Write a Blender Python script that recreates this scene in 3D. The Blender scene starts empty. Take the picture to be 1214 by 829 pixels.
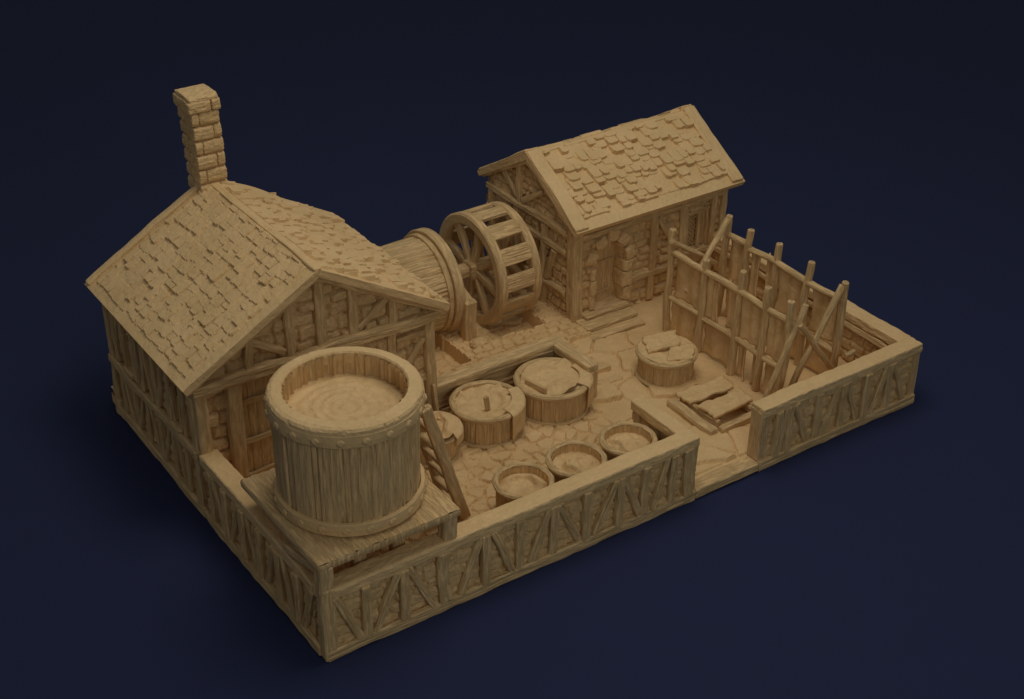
import bpy, math, random
import numpy as np
from mathutils import Vector, Matrix
random.seed(7)
rng = np.random.RandomState(11)
PI = math.pi
SC = bpy.context.scene
COL = SC.collection

# ------------------------------------------------------------------ noise
def _h(i, j, k, s):
    n = (i.astype(np.int64) * 374761393 + j.astype(np.int64) * 668265263 + k.astype(np.int64) * 2147483647 + s * 974634777) & 0xffffffff
    n = ((n ^ (n >> 13)) * 1274126177) & 0xffffffff
    n = ((n ^ (n >> 16)) * 2246822519) & 0xffffffff
    n = n ^ (n >> 15)
    return (n & 0xffffff) / float(0xffffff) * 2 - 1

def vn(x, y, z=0.0, s=0):
    x, y, z = np.broadcast_arrays(np.asarray(x, float), np.asarray(y, float), np.asarray(z, float))
    i, j, k = np.floor(x), np.floor(y), np.floor(z)
    fx, fy, fz = x - i, y - j, z - k
    fx, fy, fz = [f * f * (3 - 2 * f) for f in (fx, fy, fz)]
    r = 0
    for a in (0, 1):
        wa = fx if a else 1 - fx
        for b in (0, 1):
            wb = fy if b else 1 - fy
            for c in (0, 1):
                wc = fz if c else 1 - fz
                r = r + wa * wb * wc * _h(i + a, j + b, k + c, s)
    return r

def fbm(x, y, z=0.0, s=0, o=3):
    r = 0; a = 1.; t = 0
    for q in range(o):
        r = r + a * vn(np.asarray(x) * 2 ** q, np.asarray(y) * 2 ** q, np.asarray(z) * 2 ** q, s + q * 17); t += a; a *= .5
    return r / t

def sst(x, a=0., b=1.):
    t = np.clip((x - a) / (b - a), 0, 1); return t * t * (3 - 2 * t)

# ------------------------------------------------------------------ mesh builder
OFF = {}
class MB:
    def __init__(s): s.v = []; s.f = []; s.uv = []; s.n = 0
    def grid(s, P, UV, wrap=False, flip=False):
        P = np.asarray(P, float); m, n = P.shape[:2]
        idx = np.arange(m * n).reshape(m, n) + s.n
        a, b, c, d = idx[:-1, :-1], idx[1:, :-1], idx[1:, 1:], idx[:-1, 1:]
        F = np.stack([a, d, c, b] if not flip else [a, b, c, d], -1).reshape(-1, 4)
        s.v.append(P.reshape(-1, 3)); s.f.append(F); s.uv.append(np.asarray(UV, float).reshape(-1, 2)); s.n += m * n
    def box(s, lo, hi):
        lo, hi = np.array(lo, float), np.array(hi, float)
        for ax in range(3):
            for sd in (0, 1):
                a, b = (ax + 1) % 3, (ax + 2) % 3
                P = np.zeros((2, 2, 3)); UV = np.zeros((2, 2, 2))
                for i in (0, 1):
                    for j in (0, 1):
                        P[i, j, ax] = (lo, hi)[sd][ax]; P[i, j, a] = (lo, hi)[i][a]; P[i, j, b] = (lo, hi)[j][b]
                        UV[i, j] = P[i, j, a], P[i, j, b]
                s.grid(P, UV, flip=(sd == 1))
    def build(s, name, mat, parent=None, smooth=None, loc=None):
        if smooth is None: smooth = mat.name.startswith('carved_hide')
        V = np.concatenate(s.v); F = np.concatenate(s.f); UV = np.concatenate(s.uv)
        off = np.array(OFF[parent.name]) if parent is not None else (np.array(loc, float) if loc is not None else np.zeros(3))
        me = bpy.data.meshes.new(name)
        me.vertices.add(len(V)); me.vertices.foreach_set('co', (V - off).astype(np.float32).ravel())
        me.loops.add(F.size); me.loops.foreach_set('vertex_index', F.ravel().astype(np.int32))
        me.polygons.add(len(F)); me.polygons.foreach_set('loop_start', np.arange(0, F.size, 4, dtype=np.int32))
        me.polygons.foreach_set('use_smooth', np.full(len(F), smooth))
        u = me.uv_layers.new(name='UVMap'); me.update(calc_edges=True)
        u.data.foreach_set('uv', UV[F.ravel()].astype(np.float32).ravel())
        me.validate(clean_customdata=False); me.materials.append(mat)
        o = bpy.data.objects.new(name, me); COL.objects.link(o)
        if parent is not None: o.parent = parent
        else: o.location = off
        OFF[o.name] = off
        return o

def props(o, label=None, cat=None, group=None, kind=None):
    if label: o['label'] = label
    if cat: o['category'] = cat
    if group: o['group'] = group
    if kind: o['kind'] = kind
    return o

def thing(name, loc, label, cat, group=None):
    o = bpy.data.objects.new(name, None); COL.objects.link(o); o.location = loc
    o.empty_display_size = .3; OFF[o.name] = np.array(loc, float)
    return props(o, label, cat, group)

_seed = [0]
def ns():
    _seed[0] += 1; return _seed[0] * 31 + 5

def beam(mb, p0, p1, w, d, N=(0, 0, 1), amp=.025, rnd=6.0, step=.075, wob=.03, taper=1.0, np_=20, pole=False, bow=0.0, iso=False):
    """timber of rounded section, grain ridges running along it; w across, d along N"""
    p0, p1, N = [np.array(q, float) for q in (p0, p1, N)]
    L = np.linalg.norm(p1 - p0); D = (p1 - p0) / L
    S = np.cross(D, N); S /= np.linalg.norm(S); M = np.cross(S, D)
    m = max(3, int(L / step)); sd = ns()
    if not pole and np_ > 10: np_ = max(18, min(60, int(2 * (w + d) / .042)))
    t = np.linspace(0, 1, m + 1)
    th = np.linspace(0, 2 * PI, np_ + 1); c, s_ = np.cos(th), np.sin(th)
    k = 2 if pole else rnd
    rr = (np.abs(c) ** k + np.abs(s_) ** k) ** (-1. / k)
    sx, sy = c * rr, s_ * rr
    T, TH = np.meshgrid(t, th, indexing='ij')
    u = T * L
    per = TH / (2 * PI) * (2 * (w + d))
    off = u * 0 + sd * 7.31
    thc, ths = np.cos(TH) * (w + d) / 3, np.sin(TH) * (w + d) / 3
    q = 22.0 if not pole else 12.0
    nse = vn(u * 1.3 + off, thc * q, ths * q, sd) * .6 + vn(u * 3 + off, thc * q * .35, ths * q * .35, sd + 3) * .55
    sc = 1 - (1 - taper) * T
    wx = wob * vn(u * .9 + off, 0, 0, sd + 5); wy = wob * vn(u * .9 + off, 7, 0, sd + 6) + bow * np.sin(PI * T)
    if iso: nse = fbm(u * 4 + off, thc * 9, ths * 9, sd, 3) * 1.2
    X = sx[None] * w / 2 * sc + np.cos(TH) * nse * amp + wx
    Y = sy[None] * d / 2 * sc + np.sin(TH) * nse * amp + wy
    X[:, -1] = X[:, 0]; Y[:, -1] = Y[:, 0]
    U = u + .012 * vn(thc * 20, ths * 20, T * 3, sd + 8) * ((T == 0) | (T == 1))
    rows = []
    for f, r in ((0, 0), (0, .6), (0, .9)):
        rows.append((U[0] - (0 if r < .9 else -.006), X[0] * r + wx[0] * (1 - r), Y[0] * r + wy[0] * (1 - r), u[0]))
    for i in range(m + 1): rows.append((U[i], X[i], Y[i], u[i]))
    for f, r in ((1, .9), (1, .6), (1, 0)):
        rows.append((U[-1] - (0 if r < .9 else .006), X[-1] * r + wx[-1] * (1 - r), Y[-1] * r + wy[-1] * (1 - r), u[-1]))
    rows[3] = (rows[3][0] + min(.03, L * .1), rows[3][1], rows[3][2], rows[3][3])
    rows[-4] = (rows[-4][0] - min(.03, L * .1), rows[-4][1], rows[-4][2], rows[-4][3])
    UU = np.array([r[0] for r in rows]); XX = np.array([r[1] for r in rows]); YY = np.array([r[2] for r in rows])
    P = p0 + UU[..., None] * D + XX[..., None] * S + YY[..., None] * M
    UVu = np.array([np.broadcast_to(r[3], r[0].shape) for r in rows])
    UV = np.stack([UVu + sd * .37, np.broadcast_to(per[0], UU.shape) + sd * .73], -1)
    mb.grid(P, UV)
    return mb

def timber(parent, name, p0, p1, w, d, N=(0, 0, 1), mat=None, **k):
    return beam(MB(), p0, p1, w, d, N, **k).build(name, mat or M['wood'], parent)

def panel(mb, O, A, B, N, la, lb, hf, res=.04, top=None, uvrot=False, flip=None):
    """relief sheet: origin O, axes A (length la) and B (length lb), heights hf(u, v) along N"""
    O, A, B, N = [np.array(q, float) for q in (O, A, B, N)]
    nu, nv = max(2, int(la / res)), max(2, int(lb / res))
    u, v = np.meshgrid(np.linspace(0, la, nu + 1), np.linspace(0, 1, nv + 1), indexing='ij')
    v = v * (lb if top is None else np.clip(top(u), .01, None))
    h = hf(u, v)
    P = O + u[..., None] * A + v[..., None] * B + h[..., None] * N
    if flip is None: flip = np.dot(np.cross(A, B), N) > 0
    mb.grid(P, np.stack([v, u] if uvrot else [u, v], -1), flip=flip)
    return mb

# ------------------------------------------------------------------ relief patterns
def stones(seed, rowh=.3, wmin=.3, wmax=.62, dep=.13, r=.085, warp=.06):
    def f(u, v):
        rs = np.random.RandomState(seed)
        uu = u + warp * fbm(u * 1.3, v * 1.3, 0, seed, 2) + .02 * vn(u * 9, v * 9, 0, seed + 9)
        vv = v + warp * 1.2 * fbm(u * 1.1, v * 1.1, 5, seed + 1, 2) + .02 * vn(u * 9, v * 9, 4, seed + 8)
        out = np.full(u.shape, -.02)
        y = v.min() - .4 - rs.rand() * rowh
        vmax, umax = v.max() + .3, u.max() + .5
        while y < vmax:
            hgt = rowh * (.75 + .5 * rs.rand())
            mrow = (vv >= y) & (vv < y + hgt)
            x = u.min() - .5 - rs.rand() * wmax
            while x < umax:
                w = wmin + (wmax - wmin) * rs.rand()
                k = rs.rand(4)
                m = mrow & (uu >= x) & (uu < x + w)
                if m.any():
                    dx = np.minimum(uu[m] - x, x + w - uu[m]); dy = np.minimum(vv[m] - y, y + hgt - vv[m])
                    e = r - np.hypot(np.maximum(r - dx, 0), np.maximum(r - dy, 0)); e = np.clip(e / r, 0, 1)
                    hh = dep * (.55 + .6 * k[0]) * (1 - (1 - e) ** 2.2)
                    hh = hh + (k[1] - .5) * .06 * (uu[m] - x - w / 2) / w + (k[2] - .5) * .06 * (vv[m] - y - hgt / 2) / hgt
                    out[m] = hh
                x += w
            y += hgt
        return out + .03 * fbm(u * 5, v * 5, 2, seed + 2, 3)
    return f

def cells(u, v, size, seed, jit=.42):
    x, y = u / size, v / size
    i, j = np.floor(x), np.floor(y)
    F1 = np.full(u.shape, 9.); F2 = np.full(u.shape, 9.); ID = np.zeros(u.shape); CX = np.zeros(u.shape); CY = np.zeros(u.shape)
    for a in (-1, 0, 1):
        for b in (-1, 0, 1):
            px = i + a + .5 + jit * _h(i + a, j + b, i * 0, seed); py = j + b + .5 + jit * _h(i + a, j + b, i * 0 + 3, seed)
            d = np.hypot(x - px, y - py); idv = _h(i + a, j + b, i * 0 + 9, seed)
            n1 = d < F1
            F2 = np.where(n1, F1, np.minimum(F2, d)); ID = np.where(n1, idv, ID); CX = np.where(n1, px, CX); CY = np.where(n1, py, CY); F1 = np.where(n1, d, F1)
    return F1, F2, ID, (x - CX) * size, (y - CY) * size

def flags(u, v, size, seed, hgt, edge=.12, tilt=.05):
    uu = u + .09 * size * fbm(u * 2 / size, v * 2 / size, 0, seed, 3); vv = v + .09 * size * fbm(u * 2 / size, v * 2 / size, 6, seed + 2, 3)
    F1, F2, ID, dx, dy = cells(uu, vv, size, seed)
    e = sst((F2 - F1) / edge)
    return e * hgt * (.7 + .4 * ID) + e * tilt * (ID * dx + np.sin(ID * 40) * dy) / size

def shingles(seed, la, lb, pitch=.36, wmin=.26, wmax=.55, t=.065, border=.35, flat=.12, rag=.09, ends=(1, 1, 1, 1), base=.02, rnd=.03, gap=.008, fth=-.3, ov=1.75):
    """v runs up the slope from the eave"""
    def f(u, v):
        rs = np.random.RandomState(seed)
        out = np.zeros(u.shape)
        vw = v + .025 * fbm(u * 2, v * 2, 0, seed, 2); uw = u + .02 * fbm(u * 2, v * 2, 8, seed, 2)
        y = -pitch
        while y < lb + pitch:
            x = -rs.rand() * wmax
            while x < la:
                w = wmin + (wmax - wmin) * rs.rand(); k = rs.rand(6)
                yb = y + (k[0] - .5) * 2 * rag; yt = y + pitch * ov
                fl_ = fbm(np.array([x * .8]), np.array([y * 1.1]), 3, seed + 40, 2)[0] < fth
                if fl_: k[1:4] = (0, .3, .5)
                if k[4] > flat:
                    sk = (k[5] - .5) * .18
                    m = (vw > yb + sk * (uw - x) + rnd * np.abs((uw - x - w / 2) / (w / 2)) ** 5) & (vw < yt) & (uw > x + gap) & (uw < x + w - gap)
                    if m.any():
                        q = (vw[m] - yb) / (yt - yb)
                        hh = t * (.15 if fl_ else .55 + .8 * k[1]) * (1 - .85 * q) + base * k[2] + .03 * (k[3] - .5) * (uw[m] - x - w / 2) / w
                        out[m] = np.maximum(out[m], hh)
                x += w
            y += pitch
        mk = np.ones(u.shape)
        if ends[0]: mk = mk * (u > border + .03 * vn(v * 3, 0, 0, seed))
        if ends[1]: mk = mk * (u < la - border + .03 * vn(v * 3, 3, 0, seed))
        if ends[2]: mk = mk * (v > border * .8 + .03 * vn(u * 3, 6, 0, seed))
        if ends[3]: mk = mk * (v < lb - .12)
        out = out * mk + (1 - mk) * .03
        return out + .008 * fbm(u * 7, v * 7, 1, seed + 3, 2)
    return f

def lathe(mb, c, prof, nseg, disp=None, axis='z', grain='axis', a0=0., a1=2 * PI, flip=False):
    """prof = list of (r, h, weight); disp(theta, s, i) -> radial shift scaled by weight"""
    th = np.linspace(a0, a1, nseg + 1)
    pr = np.array([(q[0], q[1]) for q in prof], float); wt = np.array([q[2] if len(q) > 2 else 1. for q in prof])
    s = np.concatenate([[0], np.cumsum(np.hypot(*np.diff(pr, axis=0).T))])
    TH, S = np.meshgrid(th, s, indexing='ij')
    R = np.broadcast_to(pr[:, 0], TH.shape).copy(); H = np.broadcast_to(pr[:, 1], TH.shape).copy()
    if disp is not None: R = R + disp(TH, H) * wt[None]
    if abs(a1 - a0 - 2 * PI) < 1e-6: R[-1] = R[0]
    if axis == 'z': P = np.stack([c[0] + R * np.cos(TH), c[1] + R * np.sin(TH), c[2] + H], -1)
    else: P = np.stack([c[0] + H, c[1] + R * np.cos(TH), c[2] + R * np.sin(TH)], -1)
    rm = pr[:, 0].max()
    UV = np.stack([S, TH * rm], -1) if grain == 'axis' else np.stack([TH * rm, S], -1)
    mb.grid(P, UV, flip=not flip)
    return mb

def dens(pts, step=.08):
    out = []
    for a, b in zip(pts[:-1], pts[1:]):
        n = max(1, int(math.hypot(b[0] - a[0], b[1] - a[1]) / step))
        for i in range(n):
            t = i / n; out.append(tuple(a[k] * (1 - t) + b[k] * t for k in range(len(a))))
    out.append(pts[-1]); return out

def stave_disp(seed, r, n, amp=.03, groove=.03, fine=22):
    rs = np.random.RandomState(seed); b = rs.rand(n) * .7 + np.arange(n) * 1.0 + .15; b = b / n * 2 * PI
    lev = (rs.rand(n + 2) - .5) * 1.6; b = np.sort(b)
    def f(TH, H):
        t = np.mod(TH, 2 * PI); d = np.min(np.abs(((t[..., None] - b) + PI) % (2 * PI) - PI), -1) * r
        k = np.searchsorted(b, t)
        g = -groove * np.exp(-(d / .026) ** 2)
        cx, sx = np.cos(TH) * r, np.sin(TH) * r
        gr = vn(cx * fine * .5, sx * fine * .5, H * .7, seed) * .6 + vn(cx * fine, sx * fine, H * 1.6, seed + 1) * .4
        gr = np.where(gr < -.12, -.12 + (gr + .12) * 2.2, gr * .4)
        sel = vn(cx * 1.2, sx * 1.2, H * .25, seed + 9); gr = gr * (.35 + .9 * sst(sel, -.3, .3))
        kn = vn(cx * 2.4, sx * 2.4, H * 1.3, seed + 4)
        return g + amp * gr + .4 * amp * lev[k] + .03 * np.clip(kn - .55, 0, 1)
    return f

# ------------------------------------------------------------------ materials
def material(name, col, rough=.62, grain=None, bump=.35, scale=9.0, dist=.02, var=.08):
    m = bpy.data.materials.new(name); m.use_nodes = True
    nt = m.node_tree; N = nt.nodes; Lk = nt.links; N.clear()
    out = N.new('ShaderNodeOutputMaterial'); b = N.new('ShaderNodeBsdfPrincipled'); Lk.new(b.outputs[0], out.inputs[0])
    b.inputs['Roughness'].default_value = rough; b.inputs['Specular IOR Level'].default_value = .32
    tc = N.new('ShaderNodeTexCoord')
    n1 = N.new('ShaderNodeTexNoise'); n1.inputs['Scale'].default_value = .9; n1.inputs['Detail'].default_value = 4
    Lk.new(tc.outputs['Object'], n1.inputs['Vector'])
    r = N.new('ShaderNodeValToRGB'); r.color_ramp.elements[0].position = .3; r.color_ramp.elements[1].position = .7
    r.color_ramp.elements[0].color = (col[0] * (1 - var), col[1] * (1 - var * .9), col[2] * (1 - var * 1.3), 1)
    r.color_ramp.elements[1].color = (min(1, col[0] * (1 + var * .6)), min(1, col[1] * (1 + var * .8)), col[2] * (1 + var * 1.3), 1)
    Lk.new(n1.outputs[0], r.inputs[0]); Lk.new(r.outputs[0], b.inputs['Base Color'])
    n2 = N.new('ShaderNodeTexNoise'); n2.inputs['Scale'].default_value = scale; n2.inputs['Detail'].default_value = 6; n2.inputs['Roughness'].default_value = .65
    if grain:
        mp = N.new('ShaderNodeMapping'); mp.inputs['Scale'].default_value = (grain[0], grain[1], 1)
        Lk.new(tc.outputs['UV'], mp.inputs['Vector']); Lk.new(mp.outputs[0], n2.inputs['Vector'])
        n2.inputs['Scale'].default_value = 1.0
    else: Lk.new(tc.outputs['Object'], n2.inputs['Vector'])
    n3 = N.new('ShaderNodeTexNoise'); n3.inputs['Scale'].default_value = 26; n3.inputs['Detail'].default_value = 3
    Lk.new(tc.outputs['Object'], n3.inputs['Vector'])
    mr = N.new('ShaderNodeMapRange'); mr.interpolation_type = 'SMOOTHSTEP'; mr.inputs[1].default_value = .36; mr.inputs[2].default_value = .56
    Lk.new(n2.outputs[0], mr.inputs[0])
    ma = N.new('ShaderNodeMath'); ma.operation = 'MULTIPLY_ADD'; ma.inputs[1].default_value = .35
    Lk.new(n3.outputs[0], ma.inputs[0]); Lk.new(mr.outputs[0], ma.inputs[2])
    bp = N.new('ShaderNodeBump'); bp.inputs['Strength'].default_value = bump; bp.inputs['Distance'].default_value = dist
    Lk.new(ma.outputs[0], bp.inputs['Height']); Lk.new(bp.outputs[0], b.inputs['Normal'])
    return m

TAN = (.72, .482, .220)
M = {}
M['wood'] = material('carved_wood_resin', TAN, grain=(1.6, 12), bump=.8, dist=.035)
M['stave'] = material('carved_stave_resin', TAN, grain=(1.1, 12), bump=.8, dist=.035)
M['stone'] = material('carved_stone_resin', TAN, scale=6, bump=.7, dist=.03)
M['tile'] = material('carved_shingle_resin', TAN, scale=8, bump=.5, dist=.02)
M['smooth'] = material('carved_hide_resin', TAN, scale=4, bump=.6, dist=.03)
M['backdrop'] = material('navy_backdrop', (.0128, .0185, .060), rough=.9, scale=2, bump=.0, var=.02)

# ------------------------------------------------------------------ setting
g = MB(); g.grid(np.array([[(-160, -120, 0), (-160, 200, 0)], [(200, -120, 0), (200, 200, 0)]], float), np.zeros((2, 2, 2)), flip=True)
props(g.build('ground', M['backdrop'], smooth=False), kind='structure')

W_, D_ = 20.0, 13.1
TH_ = .44      # yard wall thickness
def floor_h(x, y):
    big = flags(x, y, 1.25, 5, .13, .08, .07)
    med = flags(x, y, .62, 21, .12, .2, .09)
    sml = flags(x, y, .47, 33, .1, .2, .07)
    nz = .022 * fbm(x * 4, y * 4, 0, 3, 3)
    pen = (x < 11.6) & (y < 6.9)
    wob = .35 * fbm(x * .9, y * .9, 0, 60, 2)
    gate = sst(-(x + wob), -15.4, -14.6) * (1 - 0) * sst(x, 11.2, 11.8)
    patchy = sst(fbm(x * .7, y * .7, 0, 90, 2), -.3, .2)
    h = np.where(pen, sml * (.7 + .5 * patchy) + .35 * med * (1 - patchy), big * gate + (1 - gate) * .03 * fbm(x * 1.2, y * 1.2, 0, 8, 2))
    # raised terrace at the back, with recessed channels under the drum and the wheel
    e = .06 * fbm(x * 2.2, y * 2.2, 0, 14, 3)
    ter = ((y + e > 7.0) & (x + e < 12.85)) | ((x + e < 12.95) & (x > 11.9) & (y + e > 6.35)) | ((y + e > 7.9) & (x < 13.9))
    blk = stones(515, .36, .3, .6, .1, .07)(x, y)
    h = np.where(ter, .15 + 1.1 * blk, h)
    pit = ((x < 9.7 + e * .3) & (x > 7.2) & (y > 8.55)) | ((x > 10.7) & (x < 12.95 + e * .3) & (y > 9.2))
    h = np.where(pit, -.25 + .8 * sml, h)
    sill = (y < TH_) & (x > 11) & (x < 14)
    h = np.where(sill, -.01, h)
    return .30 + h + nz
fl = MB()
panel(fl, (0.02, 0.02, 0), (1, 0, 0), (0, 1, 0), (0, 0, 1), W_ - .04, D_ + .2, floor_h, res=.036)
fl.box((0.06, .06, 0.002), (W_ - .06, D_ + .16, .04))
for O, A, L, N in (((0.02, .02, 0), (1, 0, 0), W_ - .04, (0, -1, 0)), ((0.02, D_ + .22, 0), (1, 0, 0), W_ - .04, (0, 1, 0)), ((.02, .02, 0), (0, 1, 0), D_ + .2, (-1, 0, 0)), ((W_ - .02, .02, 0), (0, 1, 0), D_ + .2, (1, 0, 0))):
    panel(fl, O, A, (0, 0, 1), N, L, .32, lambda u, v: v * 0, res=.3)
props(fl.build('paving', M['tile']), kind='structure')

# ------------------------------------------------------------------ yard walls
def stud_run(t, O, A, N, L, zb, zt, pat, sw=.27, proud=.06):
    """pat = list of (kind, u0, u1): S stud at u0, D brace from (u0, bottom) to (u1, top)"""
    O, A, N = [np.array(q, float) for q in (O, A, N)]
    for kd, a, b in pat:
        p0 = O + A * a + np.array((0, 0, zb)); p1 = O + A * b + np.array((0, 0, zt))
        if kd == 'D': timber(t, 'brace', p0 + N * (proud * .3), p1 + N * (proud * .3), sw * .78, .22, N)
        else: timber(t, 'stud', p0 + N * (proud * .6), p1 + N * (proud * .6), sw * (1.25 if kd == 'P' else .95), .24, N)

def truss_pattern(a, b, per=2.0):
    n = max(1, round((b - a) / per)); p = (b - a) / n; out = []
    for i in range(n):
        x = a + i * p
        j = lambda s: random.uniform(-s, s)
        if i: out.append(('S', x + j(.04), x + j(.04)))
        out.append(('D', x + p * .17 + j(.05), x + p * .42 + j(.03))); out.append(('S', x + p * .5 + j(.04), x + p * .5 + j(.04)))
        out.append(('D', x + p * .86 + j(.05), x + p * .58 + j(.03)))
    return out

def yard_wall(name, label, x0, x1, y0, y1, outer, pats, cat='wall', zt=2.08, caps=True, endcap=()):
    """outer = list of faces that get timbers: 'front' (y0), 'left' (x0), 'right' (x1), 'back' (y1)"""
    t = thing(name, ((x0 + x1) / 2, (y0 + y1) / 2, 0), label, cat)
    mb = MB(); i = .13 if min(x1 - x0, y1 - y0) < .5 else .09
    mb.box((x0 + i + .03, y0 + i + .03, .05), (x1 - i - .03, y1 - i - .03, zt - .1))
    s = ns() % 1000
    panel(mb, (x0 + .02, y0 + i, .1), (1, 0, 0), (0, 0, 1), (0, -1, 0), x1 - x0 - .04, zt - .25, stones(s, .36, .34, .75, .1), res=.04)
    panel(mb, (x0 + .02, y1 - i, .1), (1, 0, 0), (0, 0, 1), (0, 1, 0), x1 - x0 - .04, zt - .25, stones(s + 1, .34, .32, .72, .12), res=.045)
    panel(mb, (x0 + i, y0 + .02, .1), (0, 1, 0), (0, 0, 1), (-1, 0, 0), y1 - y0 - .04, zt - .25, stones(s + 2, .34, .32, .7, .1), res=.04)
    panel(mb, (x1 - i, y0 + .02, .1), (0, 1, 0), (0, 0, 1), (1, 0, 0), y1 - y0 - .04, zt - .25, stones(s + 3, .34, .32, .72, .12), res=.045)
    mb.build('stonework', M['stone'], t)
    if x1 - x0 > y1 - y0:
        timber(t, 'coping', (x0 - .02, (y0 + y1) / 2, zt - .17), (x1 + .02, (y0 + y1) / 2, zt - .17), (y1 - y0) + .1, .33, amp=.02, rnd=9, np_=36, wob=.015, mat=M['tile'], iso=True)
    else:
        timber(t, 'coping', ((x0 + x1) / 2, y0 - .02, zt - .17), ((x0 + x1) / 2, y1 + .02, zt - .17), (x1 - x0) + .1, .33, amp=.02, rnd=9, np_=36, wob=.015, mat=M['tile'], iso=True)
    return t

gx1, gx2 = 11.36, 13.68
FL = yard_wall('yard_wall', 'long front stone and timber wall carrying the tank platform, left of the gate gap', 0, gx1, 0, TH_, [], None)
timber(FL, 'sill_beam', (0, .02, .16), (gx2 * 0 + gx1 + .0, .02, .16), .31, .22, (0, -1, 0), rnd=9, wob=.015)
# panels measured from the photograph: corner, one brace, stud, then repeating brace-post-brace bays
pat = [('D', .95, .3), ('S', 1.12, 1.12), ('D', 1.35, 2.0), ('S', 2.12, 2.12), ('D', 3.0, 2.3), ('P', 3.28, 3.28)]
pat += [('D', 3.75, 4.35), ('S', 4.5, 4.5), ('D', 5.35, 4.7)] + [('S', 5.55, 5.55), ('D', 5.85, 6.45), ('S', 6.58, 6.58), ('D', 7.45, 6.75), ('S', 7.65, 7.65)]
pat += [('D', 7.95, 8.55), ('S', 8.7, 8.7), ('D', 9.4, 8.85), ('S', 9.55, 9.55), ('D', 9.85, 10.3), ('S', 10.5, 10.5), ('P', 11.05, 11.05)]
stud_run(FL, (0, .06, 0), (1, 0, 0), (0, -1, 0), gx1, .28, 1.8, pat)
timber(FL, 'corner_post', (.13, .12, .02), (.13, .12, 2.12), .36, .34, (0, -1, 0), rnd=7)
timber(FL, 'end_post', (gx1 - .12, TH_ / 2, .3), (gx1 - .12, TH_ / 2, 1.95), .3, TH_ + .04, (0, -1, 0), rnd=8, np_=28)
FR = yard_wall('yard_wall', 'short front stone and timber wall at the right end, beyond the gate gap', gx2, W_, 0, TH_, [], None)
timber(FR, 'sill_beam', (gx2, .02, .16), (W_, .02, .16), .31, .22, (0, -1, 0), rnd=9, wob=.015)
pat = [('S', gx2 + .6, gx2 + .6), ('D', gx2 + .75, gx2 + .98), ('S', gx2 + 1.08, gx2 + 1.08), ('D', gx2 + 1.85, gx2 + 1.25), ('S', gx2 + 2.15, gx2 + 2.15),
       ('D', gx2 + 2.4, gx2 + 3.0), ('S', gx2 + 3.15, gx2 + 3.15), ('D', gx2 + 3.85, gx2 + 3.3), ('S', gx2 + 4.1, gx2 + 4.1), ('D', gx2 + 4.4, gx2 + 4.95), ('S', gx2 + 5.05, gx2 + 5.05), ('D', gx2 + 5.8, gx2 + 5.2)]
stud_run(FR, (0, .06, 0), (1, 0, 0), (0, -1, 0), 1, .28, 1.8, pat)
timber(FR, 'corner_post', (W_ - .12, .13, .02), (W_ - .12, .13, 1.95), .3, .3, (0, -1, 0), rnd=7)
timber(FR, 'end_post', (gx2 + .14, TH_ / 2, .3), (gx2 + .14, TH_ / 2, 1.95), .34, TH_ + .04, (0, -1, 0), rnd=8, np_=28)
sl = MB(); beam(sl, (gx1 + .01, .16, .16), (gx2 - .01, .16, .16), .5, .3, (0, 0, 1), rnd=8, np_=28, wob=.008)
props(sl.build('door_sill', M['wood'], loc=(12.5, .2, 0)), 'low timber threshold lying across the gate gap in the front wall', 'threshold')
RW = yard_wall('yard_wall', 'right side stone wall with timber coping behind the drying racks', W_ - TH_, W_, TH_ + .03, 8.85, [], None)
timber(RW, 'sill_beam', (W_ - .02, .46, .16), (W_ - .02, 8.85, .16), .32, .22, (1, 0, 0), rnd=8, np_=28)
stud_run(RW, (W_ - .06, 0, 0), (0, 1, 0), (1, 0, 0), 1, .28, 1.8, truss_pattern(.6, 8.7))
timber(RW, 'inner_rail', (W_ - TH_ - .02, .5, 1.62), (W_ - TH_ - .02, 8.8, 1.62), .2, .16, (-1, 0, 0))
LW = yard_wall('yard_wall', 'left side stone and timber wall running from the tank corner to the large house', 0, TH_, TH_ + .03, 6.6, [], None)
timber(LW, 'sill_beam', (.02, .2, .16), (.02, 6.55, .16), .32, .22, (-1, 0, 0), rnd=8, np_=28)
stud_run(LW, (.06, 0, 0), (0, 1, 0), (-1, 0, 0), 1, .28, 1.8, [('D', 1.1, .5), ('S', 1.3, 1.3), ('D', 1.55, 2.1), ('S', 2.25, 2.25), ('D', 3.0, 2.45), ('S', 3.25, 3.25), ('D', 3.5, 4.05), ('S', 4.2, 4.2), ('D', 5.0, 4.4), ('S', 5.2, 5.2), ('D', 5.4, 5.9), ('S', 6.05, 6.05)])

SW = yard_wall('yard_wall', 'short stub wall returning inward from the front wall beside the gate gap', gx1 - .36, gx1 - .005, TH_ + .03, 2.4, [], None, zt=2.06)
timber(SW, 'mid_rail', (gx1 - .38, .5, 1.15), (gx1 - .38, 2.38, 1.15), .2, .16, (-1, 0, 0))
# low wall of the vat pen
PW = thing('pen_wall', (10, 6.8, .3), 'low L-shaped wall of timber beams behind the two big round vats', 'wall')
for k, z in enumerate((.45, .78, 1.1)):
    timber(PW, 'beam', (7.3, 6.86, z), (11.7, 6.86, z), .3 - .02 * k, .3, wob=.05, amp=.03)
    timber(PW, 'beam', (11.62, 6.7, z), (11.62, 5.15, z), .28, .3, wob=.03, amp=.03)
timber(PW, 'coping', (7.25, 6.82, 1.42), (11.82, 6.86, 1.42), .44, .27, rnd=9, np_=32, amp=.015)
timber(PW, 'coping', (11.62, 6.66, 1.424), (11.62, 5.0, 1.424), .42, .27, rnd=9, np_=32, amp=.015)
timber(PW, 'end_post', (11.62, 5.12, .3), (11.62, 5.12, 1.36), .4, .3, (0, -1, 0), rnd=7)

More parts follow.
